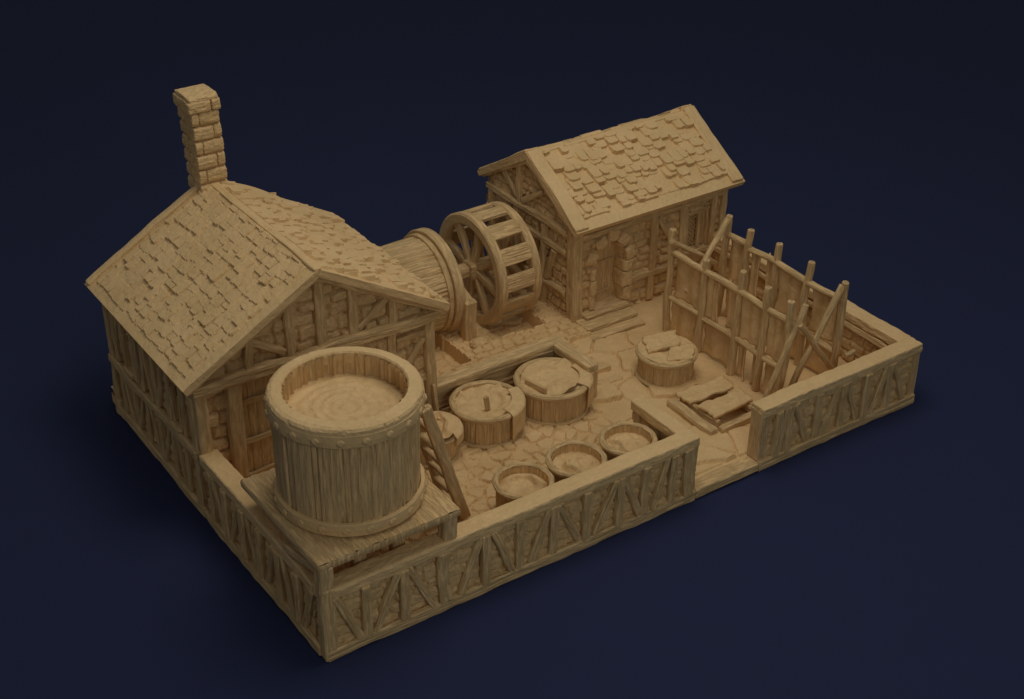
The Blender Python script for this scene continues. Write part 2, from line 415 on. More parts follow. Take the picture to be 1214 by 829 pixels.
# ------------------------------------------------------------------ large house
X1 = 7.2; YB, YE = 6.66, 12.72
ZE = 4.26; ZR = 6.54; XR = 3.61; XE0, XE1 = -.36, 7.58; YR0, YR1 = 6.33, 13.0
slope = (ZR - ZE) / (XR - XE0)
H1 = thing('timber_house', (3.6, 9.7, 0), 'large half-timbered stone house with chimney at the back left corner of the yard', 'house')
def roofz(x): return ZR - abs(x - XR) * slope
mb = MB()
def hole(f, rects):
    def g(u, v):
        h = f(u, v)
        for a, b, c, d, dep in rects: h = np.where((u > a) & (u < b) & (v > c) & (v < d), dep + .2 * h, h)
        return h
    return g
s_front = hole(stones(71, .42, .42, .85, .17, .09), [(1.28, 3.05, .0, 3.75, -.12)])
panel(mb, (0, YB + .17, 0), (1, 0, 0), (0, 0, 1), (0, -1, 0), X1, 1, s_front, res=.0375, top=lambda u: np.array(ZR - np.abs(u - XR) * slope - .12))
# (vertical resolution: second panel call keeps the same outline with denser rows)
mb = MB()
def fpanel(O, N, hf, flip=None):
    nu, nv = 190, 165
    u, v = np.meshgrid(np.linspace(0, X1, nu + 1), np.linspace(0, 1, nv + 1), indexing='ij')
    v = v * (ZR - np.abs(u - XR) * slope - .14)
    h = hf(u, v); P = np.array(O, float) + u[..., None] * np.array((1, 0, 0.)) + v[..., None] * np.array((0, 0, 1.)) + h[..., None] * np.array(N, float)
    mb.grid(P, np.stack([u, v], -1), flip=N[1] < 0)
fpanel((0, YB + .17, 0), (0, -1., 0), s_front)
fpanel((0, YE - .05, 0), (0, 1., 0), stones(72, .32, .35, .7, .1))
s_left = hole(stones(73, .32, .32, .65, .13), [(4.25, 4.7, 2.15, 3.3, -.22), (1.0, 1.55, 2.2, 3.35, -.22)])
panel(mb, (.17, YB + .02, 0), (0, 1, 0), (0, 0, 1), (-1, 0, 0), YE - YB - .05, ZE + .05, s_left, res=.04)
panel(mb, (X1 - .1, YB + .02, 0), (0, 1, 0), (0, 0, 1), (1, 0, 0), YE - YB - .05, ZE + .05, stones(74, .3, .3, .65, .09), res=.045)
mb.build('wall', M['stone'], H1)
tim = lambda n, a, b, w, d, N, **k: timber(H1, n, a, b, w, d, N, **k)
F_ = (0, -1, 0); yf = YB + .03
# front gable frame
tim('corner_post', (.17, yf, 1.7), (.17, yf, ZE - .1), .36, .32, F_)
tim('corner_post', (X1 - .15, yf, .3), (X1 - .15, yf, ZE - .1), .34, .32, F_)
tim('tie_beam', (-.06, yf - .08, 4.0), (7.34, yf - .08, 4.0), .32, .3, F_, wob=.05)
tim('door_post', (1.07, yf, .3), (1.07, yf, 3.9), .42, .3, F_)
tim('door_post', (3.15, yf, .3), (3.15, yf, 3.9), .34, .3, F_)
for x, w in ((1.62, .24), (2.8, .27), (3.75, .3), (4.66, .28), (5.88, .26)):
    tim('stud', (x, yf, 4.1), (x, yf, roofz(x) - .2), w, .24, F_)
tim('stud', (5.86, yf, .5), (5.86, yf, 3.9), .26, .24, F_)
tim('stud', (4.6, yf, .5), (4.6, yf, 3.9), .26, .24, F_)
tim('brace', (1.7, yf - .02, 4.92), (2.66, yf - .02, 4.28), .2, .2, F_)
tim('brace', (4.86, yf - .02, 4.25), (5.7, yf - .02, 4.98), .2, .2, F_)
tim('rail', (5.98, yf - .02, 3.46), (7.02, yf - .02, 3.46), .2, .2, F_)
tim('rail', (4.7, yf - .02, 2.0), (7.02, yf - .02, 2.0), .22, .2, F_)
tim('brace', (6.15, yf - .02, 2.3), (6.85, yf - .02, 3.32), .18, .2, F_)
tim('rafter', (XE0 + .15, yf - .1, ZE - .16), (XR, yf - .1, ZR - .24), .26, .26, F_)
tim('rafter', (XE1 - .15, yf - .1, ZE - .16), (XR, yf - .1, ZR - .24), .26, .26, F_)
# left side frame
L_ = (-1, 0, 0); xl = .05
tim('corner_post', (xl, YB + .2, .3), (xl, YB + .2, ZE - .1), .3, .24, L_)
tim('corner_post', (xl, YE - .15, .1), (xl, YE - .15, ZE - .1), .3, .24, L_)
tim('sill_beam', (.02, 6.58, .16), (.02, YE + .05, .16), .32, .22, L_, rnd=8)
tim('sill_block', (.06, YE - .14, .02), (.06, YE - .14, .55), .34, .34, L_)
tim('rail', (.0, YB, 2.04), (.0, YE, 1.92), .24, .26, L_)
tim('eave_beam', (xl, YB, ZE - .2), (xl, YE, ZE - .2), .22, .22, L_)
for kd, a, b in [('S', 7.55, 7.55), ('D', 7.75, 8.3), ('S', 8.45, 8.45), ('D', 9.2, 8.6), ('S', 9.35, 9.35), ('D', 9.55, 10.1), ('S', 10.25, 10.25), ('D', 11.0, 10.4), ('S', 11.15, 11.15), ('D', 11.35, 11.9), ('S', 12.05, 12.05)]:
    tim('stud' if kd == 'S' else 'brace', (xl, a, .3), (xl, b, 1.85), .24 if kd == 'S' else .17, .2, L_)
for kd, a, b in [('S', 7.5, 7.5), ('S', 8.4, 8.4), ('D', 9.2, 8.65), ('S', 9.35, 9.35), ('D', 9.5, 10.1), ('S', 10.2, 10.2), ('D', 10.75, 10.35), ('S', 10.8, 10.8), ('S', 11.5, 11.5), ('D', 12.3, 11.7), ('S', 12.1, 12.1)]:
    tim('stud' if kd == 'S' else 'brace', (xl, a, 2.1), (xl, b, ZE - .3), .22 if kd == 'S' else .17, .2, L_)
for a in (7.92, 11.15):
    w = tim('window', (.03, a - .3, 2.2), (.03, a + .3, 2.2), .14, .34, L_, amp=.01)
    for q in (-.27, .27): timber(w, 'frame', (.04, a + q, 2.25), (.04, a + q, 3.32), .1, .2, L_, amp=.01)
    timber(w, 'shutter', (.17, a, 2.25), (.17, a, 3.32), .46, .08, L_, amp=.012, rnd=9)
# roof
def gable_roof(parent, corners_lo, corners_hi, thick, hf_list, mat=M['tile']):
    mb = MB()
    for (O, A, B, la, lb, hf, res) in hf_list:
        A_, B_ = np.array(A, float), np.array(B, float)
        N = np.cross(A_, B_); N = N / np.linalg.norm(N); N = N if N[2] > 0 else -N
        O = np.array(O, float)
        panel(mb, O, A_, B_, N, la, lb, hf, res)
        # underside and edges, slightly ragged
        def lowr(u, v, s=ns()): return -thick + .02 * fbm(u * 2, v * 2, 0, s, 2)
        panel(mb, O, A_, B_, N, la, lb, lowr, .2, flip=not (np.dot(np.cross(A_, B_), N) > 0))
        for (o, d, L, n) in ((O, A_, la, -B_), (O, B_, lb, -A_), (O + A_ * la, B_, lb, A_), (O + B_ * lb, A_, la, B_)):
            s = ns()
            panel(mb, o - N * thick, d, N, n, L, thick + .03, lambda u, v: .02 * fbm(u * 2.5, v * 9, 0, s, 3) * (v > .02) * (v < thick), .06)
    return mb.build('roof', mat, parent, smooth=False)
LS = math.hypot(XR - XE0, ZR - ZE); ca, sa = (XR - XE0) / LS, (ZR - ZE) / LS
LR = YR1 - YR0
R1 = gable_roof(H1, None, None, .17, [
    ((XE0, YR0, ZE), (0, 1, 0), (ca, 0, sa), LR, LS, shingles(201, LR, LS,   .31, .26, .48, .056, .36, .05, .08, base=.046, gap=.014, fth=-.42), .026),
    ((XE1, YR0, ZE), (0, 1, 0), (-ca, 0, sa), LR, LS, shingles(202, LR, LS, .3, .28, .6, .1, .22, .03, .06, base=.11, gap=.035, fth=-.55, ov=1.12), .026)])
tr = lambda n, a, b, w, d, N, **k: timber(R1, n, a, b, w, d, N, mat=M['tile'], **k)
tr('verge', (XE0 + .05, YR1 - .13, ZE + .06), (XR - .1, YR1 - .13, ZR + .0), .26, .14, (-sa, 0, ca), amp=.02)
tr('verge', (XE1 - .05, YR1 - .13, ZE + .06), (XR + .1, YR1 - .13, ZR + .0), .24, .14, (sa, 0, ca), amp=.02)
tr('verge', (XE1 - .5, YR0 + .12, ZE + .06 + .3), (XE1 - .02, YR0 + 2.0, ZE + .06), .14, .08, (sa, 0, ca), amp=.015)
tr('ridge', (XR, YR0 + .02, ZR + .0), (XR, YR1, ZR + .0), .22, .09, (0, 0, 1), amp=.02)
# chimney
CH = MB()
cx0, cx1, cy0, cy1 = 3.2, 4.06, 12.52, 13.46
rs = np.random.RandomState(5)
z = 5.7; k = 0
CH.box((cx0 + .08, cy0 + .08, .01), (cx1 - .08, cy1 - .08, 8.6))
while z < 8.55:
    hh = .43 + .02 * rs.rand(); j = lambda: .015 * (rs.rand() - .5)
    o = .015 * (rs.rand() - .5) - .1 * (z - 6) / 3
    sp = (cx0 + cx1) / 2 + (.18 if k % 2 else -.2)
    beam(CH, (cx0 + o + j(), cy0 + .25, z + hh / 2), (sp + o, cy0 + .25, z + hh / 2), .56, hh - .015, rnd=4.5, np_=28, amp=.02, step=.05, iso=True, wob=.004)
    beam(CH, (sp + o + .01, cy0 + .26 + j(), z + hh / 2), (cx1 + o + j(), cy0 + .25, z + hh / 2), .56, hh - .015, rnd=4.5, np_=28, amp=.02, step=.05, iso=True, wob=.004)
    beam(CH, (cx0 + .27 + o + j(), cy0 + .55, z + hh / 2), (cx0 + .27 + o + j(), cy1 + j(), z + hh / 2), .54, hh - .015, rnd=4.5, np_=28, amp=.02, step=.05, iso=True, wob=.004)
    beam(CH, (cx1 - .27 + o + j(), cy0 + .55, z + hh / 2), (cx1 - .27 + o + j(), cy1 + j(), z + hh / 2), .54, hh - .015, rnd=4, np_=28, amp=.02, step=.05, iso=True, wob=.004)
    z += hh; k += 1
chim = CH.build('chimney', M['stone'], R1)
cx0 -= .1; cx1 -= .1; z -= .02
cp = MB()
beam(cp, (cx0 - .06, (cy0 + cy1) / 2, z + .17), ((cx0 + cx1) / 2 + .2, (cy0 + cy1) / 2, z + .17), cy1 - cy0 + .13, .34, rnd=9, np_=44, amp=.02, step=.05, iso=True, wob=.004)
beam(cp, ((cx0 + cx1) / 2 + .21, (cy0 + cy1) / 2, z + .17), (cx1 + .06, (cy0 + cy1) / 2, z + .17), cy1 - cy0 + .13, .34, rnd=9, np_=44, amp=.02, step=.05, iso=True, wob=.004)
beam(cp, (cx0 - .01, (cy0 + cy1) / 2, z + .36), (cx1 + .02, (cy0 + cy1) / 2, z + .36), cy1 - cy0 + .05, .2, rnd=4, np_=44, amp=.02, step=.05, iso=True, wob=.004)
cp.build('chimney_cap', M['stone'], R1)
# door in the front gable
def planks(seed, bw=.22, ax=0):
    def f(u, v):
        a = u if ax == 0 else v; b = v if ax == 0 else u
        k = np.floor(a / bw); d = np.minimum(a - k * bw, (k + 1) * bw - a)
        return .03 * _h(k, k * 0, k * 0, seed) * .5 - .03 * np.exp(-(d / .018) ** 2) + .012 * vn(a * 22, b * 1.2, 0, seed) + .008 * vn(a * 45, b * 3, 0, seed + 2)
    return f
mb = MB(); panel(mb, (1.3, YB + .16, .3), (1, 0, 0), (0, 0, 1), (0, -1, 0), 1.7, 3.5, planks(6, .24), res=.03, uvrot=True)
mb.box((1.3, YB + .2, .3), (3.0, YB + .26, 3.8))
dr = mb.build('door', M['wood'], H1)
for zz in (.72, 1.85, 3.08):
    timber(dr, 'strap', (1.34, YB + .13, zz), (2.98, YB + .13, zz + .03), .16, .08, F_, amp=.02)

# ------------------------------------------------------------------ small cottage
A0, B0, BK = 13.74, 8.87, 13.6
ZE2, ZR2 = 3.88, 5.52; RX0, RX1, RY0, RY1 = 13.5, 20.42, 8.42, 13.94; RYM = (RY0 + RY1) / 2
s2 = (ZR2 - ZE2) / (RYM - RY0)
H2 = thing('stone_cottage', (17, 11.2, 0), 'small stone cottage with arched door at the back right corner of the yard', 'house')
DX0, DX1 = 14.62, 15.72
def door_in(x, z):
    c = (DX0 + DX1) / 2; a = (DX1 - DX0) / 2
    zz = 2.1 + .85 * np.sqrt(np.clip(1 - ((x - c) / a) ** 2, 0, 1))
    return (np.abs(x - c) < a) & (z < zz) & (z > .7)
st = stones(81, .33, .32, .68, .14, .09)
def s2f(u, v):
    x = A0 + u; h = st(u, v)
    h = np.where(door_in(x, v), -.38, h)
    h = np.where((x > 18.5) & (x < 19.25) & (v > 1.75) & (v < 3.0), -.18, h)
    return h
mb = MB()
panel(mb, (A0, B0 + .1, 0), (1, 0, 0), (0, 0, 1), (0, -1, 0), 20 - A0, ZE2, s2f, res=.035)
panel(mb, (A0, BK, 0), (1, 0, 0), (0, 0, 1), (0, 1, 0), 20 - A0, ZE2, stones(82), res=.06)
for xx, nn, sd in ((A0 + .12, (-1, 0, 0), 83), (19.95, (1, 0, 0), 84)):
    u, v = np.meshgrid(np.linspace(0, BK - B0, 130), np.linspace(0, 1, 140), indexing='ij')
    v = v * (ZR2 - np.abs(u + B0 - RYM) * s2 - .12); h = stones(sd, .3, .28, .6, .13)(u, v)
    P = np.stack([xx + h * nn[0], B0 + u, v], -1); mb.grid(P, np.stack([u, v], -1), flip=nn[0] > 0)
mb.build('wall', M['stone'], H2)
tim = lambda n, a, b, w, d, N, **k: timber(H2, n, a, b, w, d, N, **k)
y2 = B0 - .02
tim('corner_post', (A0 + .18, y2 + .1, .3), (A0 + .18, y2 + .1, ZE2 - .1), .42, .4, F_, rnd=7)
tim('eave_beam', (A0 + .3, y2, 3.42), (20, y2, 3.5), .2, .2, F_)
for x, w in ((16.95, .27), (18.2, .27), (19.45, .24), (19.9, .24)):
    tim('stud', (x, y2, .35), (x, y2, 3.75), w, .22, F_)
tim('brace', (17.1, y2, 3.3), (17.75, y2, 2.3), .19, .2, F_)
tim('rail', (16.1, y2 - .02, 1.37), (18.1, y2 - .02, 1.37), .2, .2, F_)
tim('rail', (18.3, y2 - .02, 1.62), (19.4, y2 - .02, 1.62), .16, .26, F_)
gx = A0 - .02
tim('tie_beam', (gx, B0 + .3, 3.55), (gx, BK, 3.5), .22, .22, L_)
tim('rail', (gx, B0 + .3, 2.85), (gx, BK, 2.8), .2, .2, L_)
tim('rail', (gx, B0 + .3, 1.35), (gx, BK, 1.35), .2, .2, L_)
tim('king_post', (gx, RYM + .6, 3.6), (gx, RYM + .6, 5.1), .24, .22, L_)
tim('brace', (gx, RYM + .62, 3.7), (gx, RYM + 1.5, 4.35), .18, .18, L_)
tim('brace', (gx, RYM + .4, 3.7), (gx, RYM - .7, 4.45), .18, .18, L_)
tim('brace', (gx, 10.2, 1.5), (gx, 9.75, 2.7), .18, .18, L_)
for y in (10.4, 11.9, 13.4): tim('stud', (gx, y, .3), (gx, y, 3.4), .24, .2, L_)
tim('rafter', (A0 - .1, RY0 + .3, ZE2 + .02), (A0 - .1, RYM, ZR2 - .18), .24, .2, L_)
tim('rafter', (A0 - .1, RY1 - .1, ZE2 - .08), (A0 - .1, RYM, ZR2 - .18), .24, .2, L_)
LS2 = math.hypot(RYM - RY0, ZR2 - ZE2); cb, sb = (RYM - RY0) / LS2, (ZR2 - ZE2) / LS2; LR2 = RX1 - RX0
R2 = gable_roof(H2, None, None, .16, [
    ((RX0, RY0, ZE2), (1, 0, 0), (0, cb, sb), LR2, LS2, shingles(301, LR2, LS2, .29, .26, .52, .13, .5, .16, .1, base=.04, rnd=.1, fth=-.36), .024),
    ((RX0, RY1, ZE2), (1, 0, 0), (0, -cb, sb), LR2, LS2, shingles(302, LR2, LS2, .42, .4, .85, .11, .5, .1, .12), .045)])
tr = lambda n, a, b, w, d, N, **k: timber(R2, n, a, b, w, d, N, mat=M['tile'], **k)
tr('verge', (RX0 + .26, RY0 + .03, ZE2 + .07), (RX0 + .26, RYM, ZR2 + .07), .5, .13, (0, -sb, cb), rnd=8, np_=30, amp=.02)
tr('verge', (RX0 + .26, RY1 - .03, ZE2 + .07), (RX0 + .26, RYM, ZR2 + .068), .5, .13, (0, sb, cb), rnd=8, np_=30, amp=.02)
tr('verge', (RX1 - .28, RY0 + .05, ZE2 + .07), (RX1 - .28, RYM, ZR2 + .07), .46, .16, (0, -sb, cb), rnd=8, np_=30, amp=.03)
tr('verge', (RX1 - .28, RY1 - .03, ZE2 + .07), (RX1 - .28, RYM, ZR2 + .068), .46, .16, (0, sb, cb), rnd=8, np_=30, amp=.03)
# arched door
mb = MB(); panel(mb, (DX0 - .04, B0 + .36, .6), (1, 0, 0), (0, 0, 1), (0, -1, 0), DX1 - DX0 + .1, 2.5, planks(16, .22), res=.03, uvrot=True)
dr = mb.build('door', M['wood'], H2)
timber(dr, 'hinge', (DX0, B0 + .33, 1.0), (DX1 - .1, B0 + .33, 1.03), .08, .05, F_, amp=.005)
timber(dr, 'hinge', (DX0, B0 + .33, 2.1), (DX1 - .1, B0 + .33, 2.13), .08, .05, F_, amp=.005)
dc, da = (DX0 + DX1) / 2, (DX1 - DX0) / 2 + .14
mb = MB()
angs = [14, 48, 82, 120, 158]
for a in angs:
    r1, r2 = .93, 1.5
    ex = lambda q, s: dc + s * da * math.cos(math.radians(q)); ez = lambda q, s: 2.15 + s * 1.02 * math.sin(math.radians(q))
    beam(mb, (ex(a, .88), y2 + .02, ez(a, .88)), (ex(a, 1.38 + .08 * rng.rand()), y2 + .02, ez(a, 1.22 + .08 * rng.rand())), .46, .36, F_, rnd=3.5, amp=.03, step=.05, iso=True)
z = .72
while z < 2.0:
    hh = .36 + .22 * rng.rand()
    beam(mb, (DX0 - .1, y2 + .05, z), (DX0 - .1, y2 + .05, z + hh - .02), .22, .34, F_, rnd=4, amp=.025, step=.05, iso=True)
    beam(mb, (DX1 + .17, y2 + .12, z), (DX1 + .17, y2 + .12, z + hh - .02), .38 + .08 * rng.rand(), .62, F_, rnd=4.5, amp=.025, step=.05, iso=True)
    z += hh
mb.build('door_surround', M['stone'], H2)
# lattice window and shutter
mb = MB(); mb.box((18.4, B0 + .16, 1.75), (18.9, B0 + .2, 3.0)); fr = mb.build('window', M['wood'], H2)
for q in (18.42, 18.92, 19.27): timber(fr, 'frame', (q, y2 + .04, 1.72), (q, y2 + .04, 3.05), .11, .16, F_, amp=.01)
timber(fr, 'frame', (18.38, y2 + .04, 3.08), (19.33, y2 + .04, 3.08), .12, .17, F_, amp=.01)
mb = MB()
for k in range(-6, 8):
    for sg in (1, -1):
        x0, z0 = 18.47, 1.8 + k * .16; n = 4
        pts = [(x0, z0), (x0 + .4, z0 + sg * .4)]
        (xa, za), (xb, zb) = pts
        def clip(t): return xa + (xb - xa) * t, za + (zb - za) * t
        ts = [t for t in np.linspace(0, 1, 21) if 1.78 < clip(t)[1] < 3.0]
        if len(ts) > 3:
            a, b = clip(ts[0]), clip(ts[-1]); beam(mb, (a[0], B0 + .1, a[1]), (b[0], B0 + .1, b[1]), .035, .05, F_, amp=0, np_=8, step=.2, wob=0)
mb.build('lattice', M['wood'], fr)
mb = MB(); panel(mb, (18.95, y2 + .05, 1.78), (1, 0, 0), (0, 0, 1), (0, -1, 0), .3, 1.25, planks(26, .15), res=.03, uvrot=True); mb.box((18.95, y2 + .09, 1.78), (19.25, y2 + .14, 3.03)); mb.build('shutter', M['wood'], fr)
# steps
ST = thing('door_steps', (14.8, 8.1, .3), 'pair of broad timber steps before the arched cottage door', 'steps')
timber(ST, 'step', (13.72, 8.0, .33), (15.85, 8.0, .33), .72, .2, rnd=9, np_=30, amp=.02, wob=.01)
timber(ST, 'step', (13.8, 8.4, .48), (15.85, 8.4, .48), .75, .2, rnd=9, np_=30, amp=.02, wob=.01)
timber(ST, 'step', (14.1, 8.85, .6), (15.85, 8.85, .6), .75, .22, rnd=9, np_=30, amp=.02, wob=.01)
for (a, b, w, h, lb) in (((12.62, 6.2, .37), (13.2, 6.2, .37), .3, .24, 'squared stone block at the corner of the terrace edge, behind the low pen wall'),
                      ((12.25, 5.55, .36), (13.15, 5.5, .36), .26, .2, 'long narrow squared block beside the end of the low pen wall')):
    mb = MB(); beam(mb, a, b, w, h, rnd=8, np_=28, amp=.015); props(mb.build('stone_block', M['stone'], loc=(a[0], a[1], .3)), lb, 'stone block')

# ------------------------------------------------------------------ drum, wheel, pier
WY, WZ = 11.48, 1.86
DRM = thing('tanning_drum', (8.7, WY, WZ), 'big barrel lying on its side, joined by an axle to a slotted spoked wheel', 'drum mill')
sd = stave_disp(401, 1.6, 26, .035, .035, 14)
mb = MB(); lathe(mb, (7.25, WY, WZ), dens([(1.46, 0, 1), (1.52, 1.0, 1), (1.54, 2.1, 1), (1.54, 2.75, 1)], .1) , 420, sd, axis='x', flip=True)
BRL = mb.build('barrel', M['stave'], DRM)
ring = lambda x0, x1, r0, r1: [(r0, x0, 0), (r1 - .02, x0, .3), (r1, x0 + .03, 1), (r1, (x0 + x1) / 2, 1), (r1, x1 - .03, 1), (r1 - .02, x1, .3), (r0, x1, 0)]
rough = lambda s, a=.015, f=2.: (lambda TH, H: a * fbm(np.cos(TH) * f * 1.6, np.sin(TH) * f * 1.6, H * 4, s, 3))
for (xa, xb, r) in ((2.55, 2.72, 1.62), (2.74, 3.06, 1.72)):
    mb = MB(); lathe(mb, (7.25, WY, WZ), ring(xa, xb, 1.4, r), 160, rough(ns()), axis='x', grain='ring', flip=True); mb.build('hoop', M['wood'], BRL)
mb = MB()
th = np.linspace(0, 2 * PI, 97); rr = np.array([1.5, 1.2, .8, .4, 0.0])
P = np.stack([np.full((97, 5), 10.18), WY + np.cos(th)[:, None] * rr, WZ + np.sin(th)[:, None] * rr], -1)
mb.grid(P, P[..., 1:], flip=True); mb.build('barrel_end', M['wood'], BRL)
xa, xb, RW_ = 11.55, 13.1, 1.86
WH = timber(DRM, 'wheel', (xa - .1, WY, WZ), (xa + .4, WY, WZ), .6, .6, rnd=4, amp=.02)
for x0, x1 in ((xa, xa + .26), (xb - .26, xb)):
    mb = MB()
    pr = [(RW_ - .34, x0, 1), (RW_ - .3, x0 - .02, 1), (RW_ - .04, x0 - .02, 1), (RW_ + .02, x0 + .02, 1), (RW_ + .02, x1 - .02, 1), (RW_ - .04, x1 + .02, 1), (RW_ - .3, x1 + .02, 1), (RW_ - .34, x1, 1), (RW_ - .34, x0, 1)]
    pr = dens(pr, .03)
    lathe(mb, (0, WY, WZ), pr, 160, rough(ns(), .012), axis='x', grain='ring', flip=True); mb.build('rim', M['wood'], WH)
npd = 13
for k in range(npd):
    a = 2 * PI * k / npd + .62
    for j in (-1, 0, 1):
        b = a + j * .098
        c = np.array((0, math.cos(b), math.sin(b)))
        p = np.array((0, WY, WZ)) + c * (RW_ - .06)
        timber(WH, 'board', p + np.array((xa + .24, 0, 0)), p + np.array((xb - .24, 0, 0)), .185, .13, c, amp=.018, wob=.004, step=.2, rnd=9)
for k in range(8):
    a = 2 * PI * k / 8 + .2; c = np.array((0, math.cos(a), math.sin(a)))
    for xx in (xa + .16, xb - .16):
        timber(WH, 'spoke', np.array((xx, WY, WZ)) + c * .1, np.array((xx, WY, WZ)) + c * (RW_ - .2), .24, .2, (1, 0, 0), amp=.02)
timber(DRM, 'axle', (10.2, WY, WZ), (13.9, WY, WZ), .4, .4, rnd=5, amp=.02)
PR = thing('bearing_post', (10.45, 9.95, .3), 'squat squared post with sloped top standing between drum and water wheel', 'post')
timber(PR, 'post', (10.45, 9.85, .3), (10.45, 9.85, 1.85), .42, .42, (0, -1, 0), rnd=8, amp=.015)
timber(PR, 'bearer', (10.45, 9.7, 1.62), (10.45, 11.1, 2.15), .4, .34, (0, 0, 1), rnd=8, amp=.015)
timber(PR, 'post', (10.45, 12.9, .2), (10.45, 12.9, 1.6), .4, .4, (0, -1, 0), rnd=8, amp=.015)
for (c, r, lb) in (((10.45, 9.3, .56), .24, 'small rough boulder at the foot of the bearing post beside the wheel'),):
    mb = MB(); th, ph = np.meshgrid(np.linspace(0, 2 * PI, 33), np.linspace(-PI / 2, PI / 2, 17), indexing='ij')
    R = r * (1 + .3 * fbm(np.cos(th) * np.cos(ph) * 1.5 + c[0], np.sin(th) * np.cos(ph) * 1.5, np.sin(ph) * 1.5, 44, 3)); R[-1] = R[0]
    P = np.stack([c[0] + R * 1.25 * np.cos(ph) * np.cos(th), c[1] + R * np.cos(ph) * np.sin(th), c[2] + R * .7 * np.sin(ph)], -1); mb.grid(P, np.stack([th, ph], -1), flip=True)
    props(mb.build('boulder', M['stone'], loc=c), lb, 'boulder')

# ------------------------------------------------------------------ platform and big tank
PL = thing('tank_platform', (1.9, 2.05, 0), 'square plank platform on stout posts under the big tank at the front left corner', 'platform')
mb = MB()
def deckh(u, v):
    g_ = vn(u * 9, v * .8, 0, 500) * .6 + vn(u * 18, v * 1.6, 0, 501) * .4
    k = np.floor(u / .47); d = np.minimum(u - k * .47, (k + 1) * .47 - u)
    return .025 * g_ - .03 * np.exp(-(d / .02) ** 2)
PX0, PX1, PY0, PY1 = -.06, 3.78, .0, 3.95
panel(mb, (PX0, PY0, 2.9), (1, 0, 0), (0, 1, 0), (0, 0, 1), PX1 - PX0, PY1 - PY0, deckh, res=.03, uvrot=True)
for O, A, L, N in (((PX0, PY0, 2.7), (1, 0, 0), PX1 - PX0, (0, -1, 0)), ((PX0, PY1, 2.7), (1, 0, 0), PX1 - PX0, (0, 1, 0)), ((PX0, PY0, 2.7), (0, 1, 0), PY1 - PY0, (-1, 0, 0)), ((PX1, PY0, 2.7), (0, 1, 0), PY1 - PY0, (1, 0, 0))):
    ln = abs(N[1]) > 0
    panel(mb, O, A, (0, 0, 1), N, L, .2, (lambda u, v: deckh(u, v * 0) * 1.2 + .02 * np.sin(v / .2 * PI)) if ln else (lambda u, v: .01 * fbm(u * 2, v * 20, 0, 77, 2) + .02 * np.sin(v / .2 * PI)), res=.03, uvrot=ln)
panel(mb, (PX0, PY0, 2.7), (1, 0, 0), (0, 1, 0), (0, 0, -1), PX1 - PX0, PY1 - PY0, lambda u, v: v * 0, res=.5)
mb.build('deck', M['wood'], PL)
for x, y in ((.13, .16), (3.5, .2)): timber(PL, 'leg', (x, y, 2.0), (x, y, 2.74), .38, .36, (0, -1, 0), rnd=6)
for x, y in ((.5, 3.7), (3.5, 3.7)): timber(PL, 'leg', (x, y, .3), (x, y, 2.74), .38, .36, (0, -1, 0), rnd=6)
for x, y in ((1.4, .8), (2.45, .8)): timber(PL, 'inner_leg', (x, y, .3), (x, y, 2.72), .34, .3, (0, -1, 0), rnd=7)
timber(PL, 'joist', (.3, 3.7, 2.58), (3.5, 3.7, 2.58), .2, .22)
timber(PL, 'joist', (3.5, .35, 2.58), (3.5, 3.6, 2.58), .2, .22)
timber(PL, 'side_rail', (.06, .3, 2.55), (.06, 1.9, 2.2), .2, .2, (-1, 0, 0))

TX, TY = 1.93, 2.03
TK = thing('water_tank', (TX, TY, 2.93), 'huge round open wooden tank with riveted hoops standing on the platform', 'tank')
sd = stave_disp(601, 1.75, 30, .06, .03, 26)
mb = MB(); lathe(mb, (TX, TY, 0), dens([(1.70, 2.93, 1), (1.74, 5.7, 1)], .07), 1300, sd); mb.build('staves', M['stave'], TK)
ri = stave_disp(603, 1.5, 34, .03, .07, 9)
mb = MB(); lathe(mb, (TX, TY, 0), dens([(1.46, 4.9, 1), (1.46, 5.93, 1)], .08), 400, ri, flip=True); mb.build('inner_staves', M['stave'], TK)
hoop = lambda z0, z1, r, th_=.1: [(r - th_, z0), (r - .02, z0), (r, z0 + .025), (r + .01, (z0 + z1) / 2), (r, z1 - .025), (r - .02, z1), (r - th_, z1)]
def rivets(parent, cx, cy, z, r, n, rad=.075):
    mb = MB(); th, ph = np.meshgrid(np.linspace(0, 2 * PI, 15), np.linspace(0, PI / 2, 6), indexing='ij')
    P = np.stack([rad * .55 * np.sin(ph), rad * np.cos(ph) * np.cos(th), rad * np.cos(ph) * np.sin(th)], -1)
    mb.grid(P + OFF[parent.name], np.stack([th, ph], -1), flip=True)
    o = mb.build('rivet', M['stone'], parent)
    for k in range(n):
        c = o if k == 0 else o.copy()
        if k: COL.objects.link(c); c.parent = parent
        a = 2 * PI * k / n + .06; off = OFF[parent.name]
        c.location = (cx + r * math.cos(a) - off[0], cy + r * math.sin(a) - off[1], z - off[2]); c.rotation_euler = (0, 0, a)
mb = MB(); lathe(mb, (TX, TY, 0), hoop(5.46, 5.81, 1.84), 240, rough(ns(), .018, 3), grain='ring'); o = mb.build('upper_hoop', M['tile'], TK); rivets(o, TX, TY, 5.62, 1.845, 20, .1)
mb = MB(); lathe(mb, (TX, TY, 0), hoop(2.96, 3.3, 1.81), 240, rough(ns(), .018, 3), grain='ring'); o = mb.build('lower_hoop', M['tile'], TK); rivets(o, TX, TY, 3.13, 1.815, 20, .1)
mb = MB()
pr = dens([(1.46, 5.7), (1.46, 5.96), (1.49, 6.0), (1.70, 5.99), (1.78, 5.95), (1.825, 5.89), (1.83, 5.82), (1.79, 5.78)], .03)
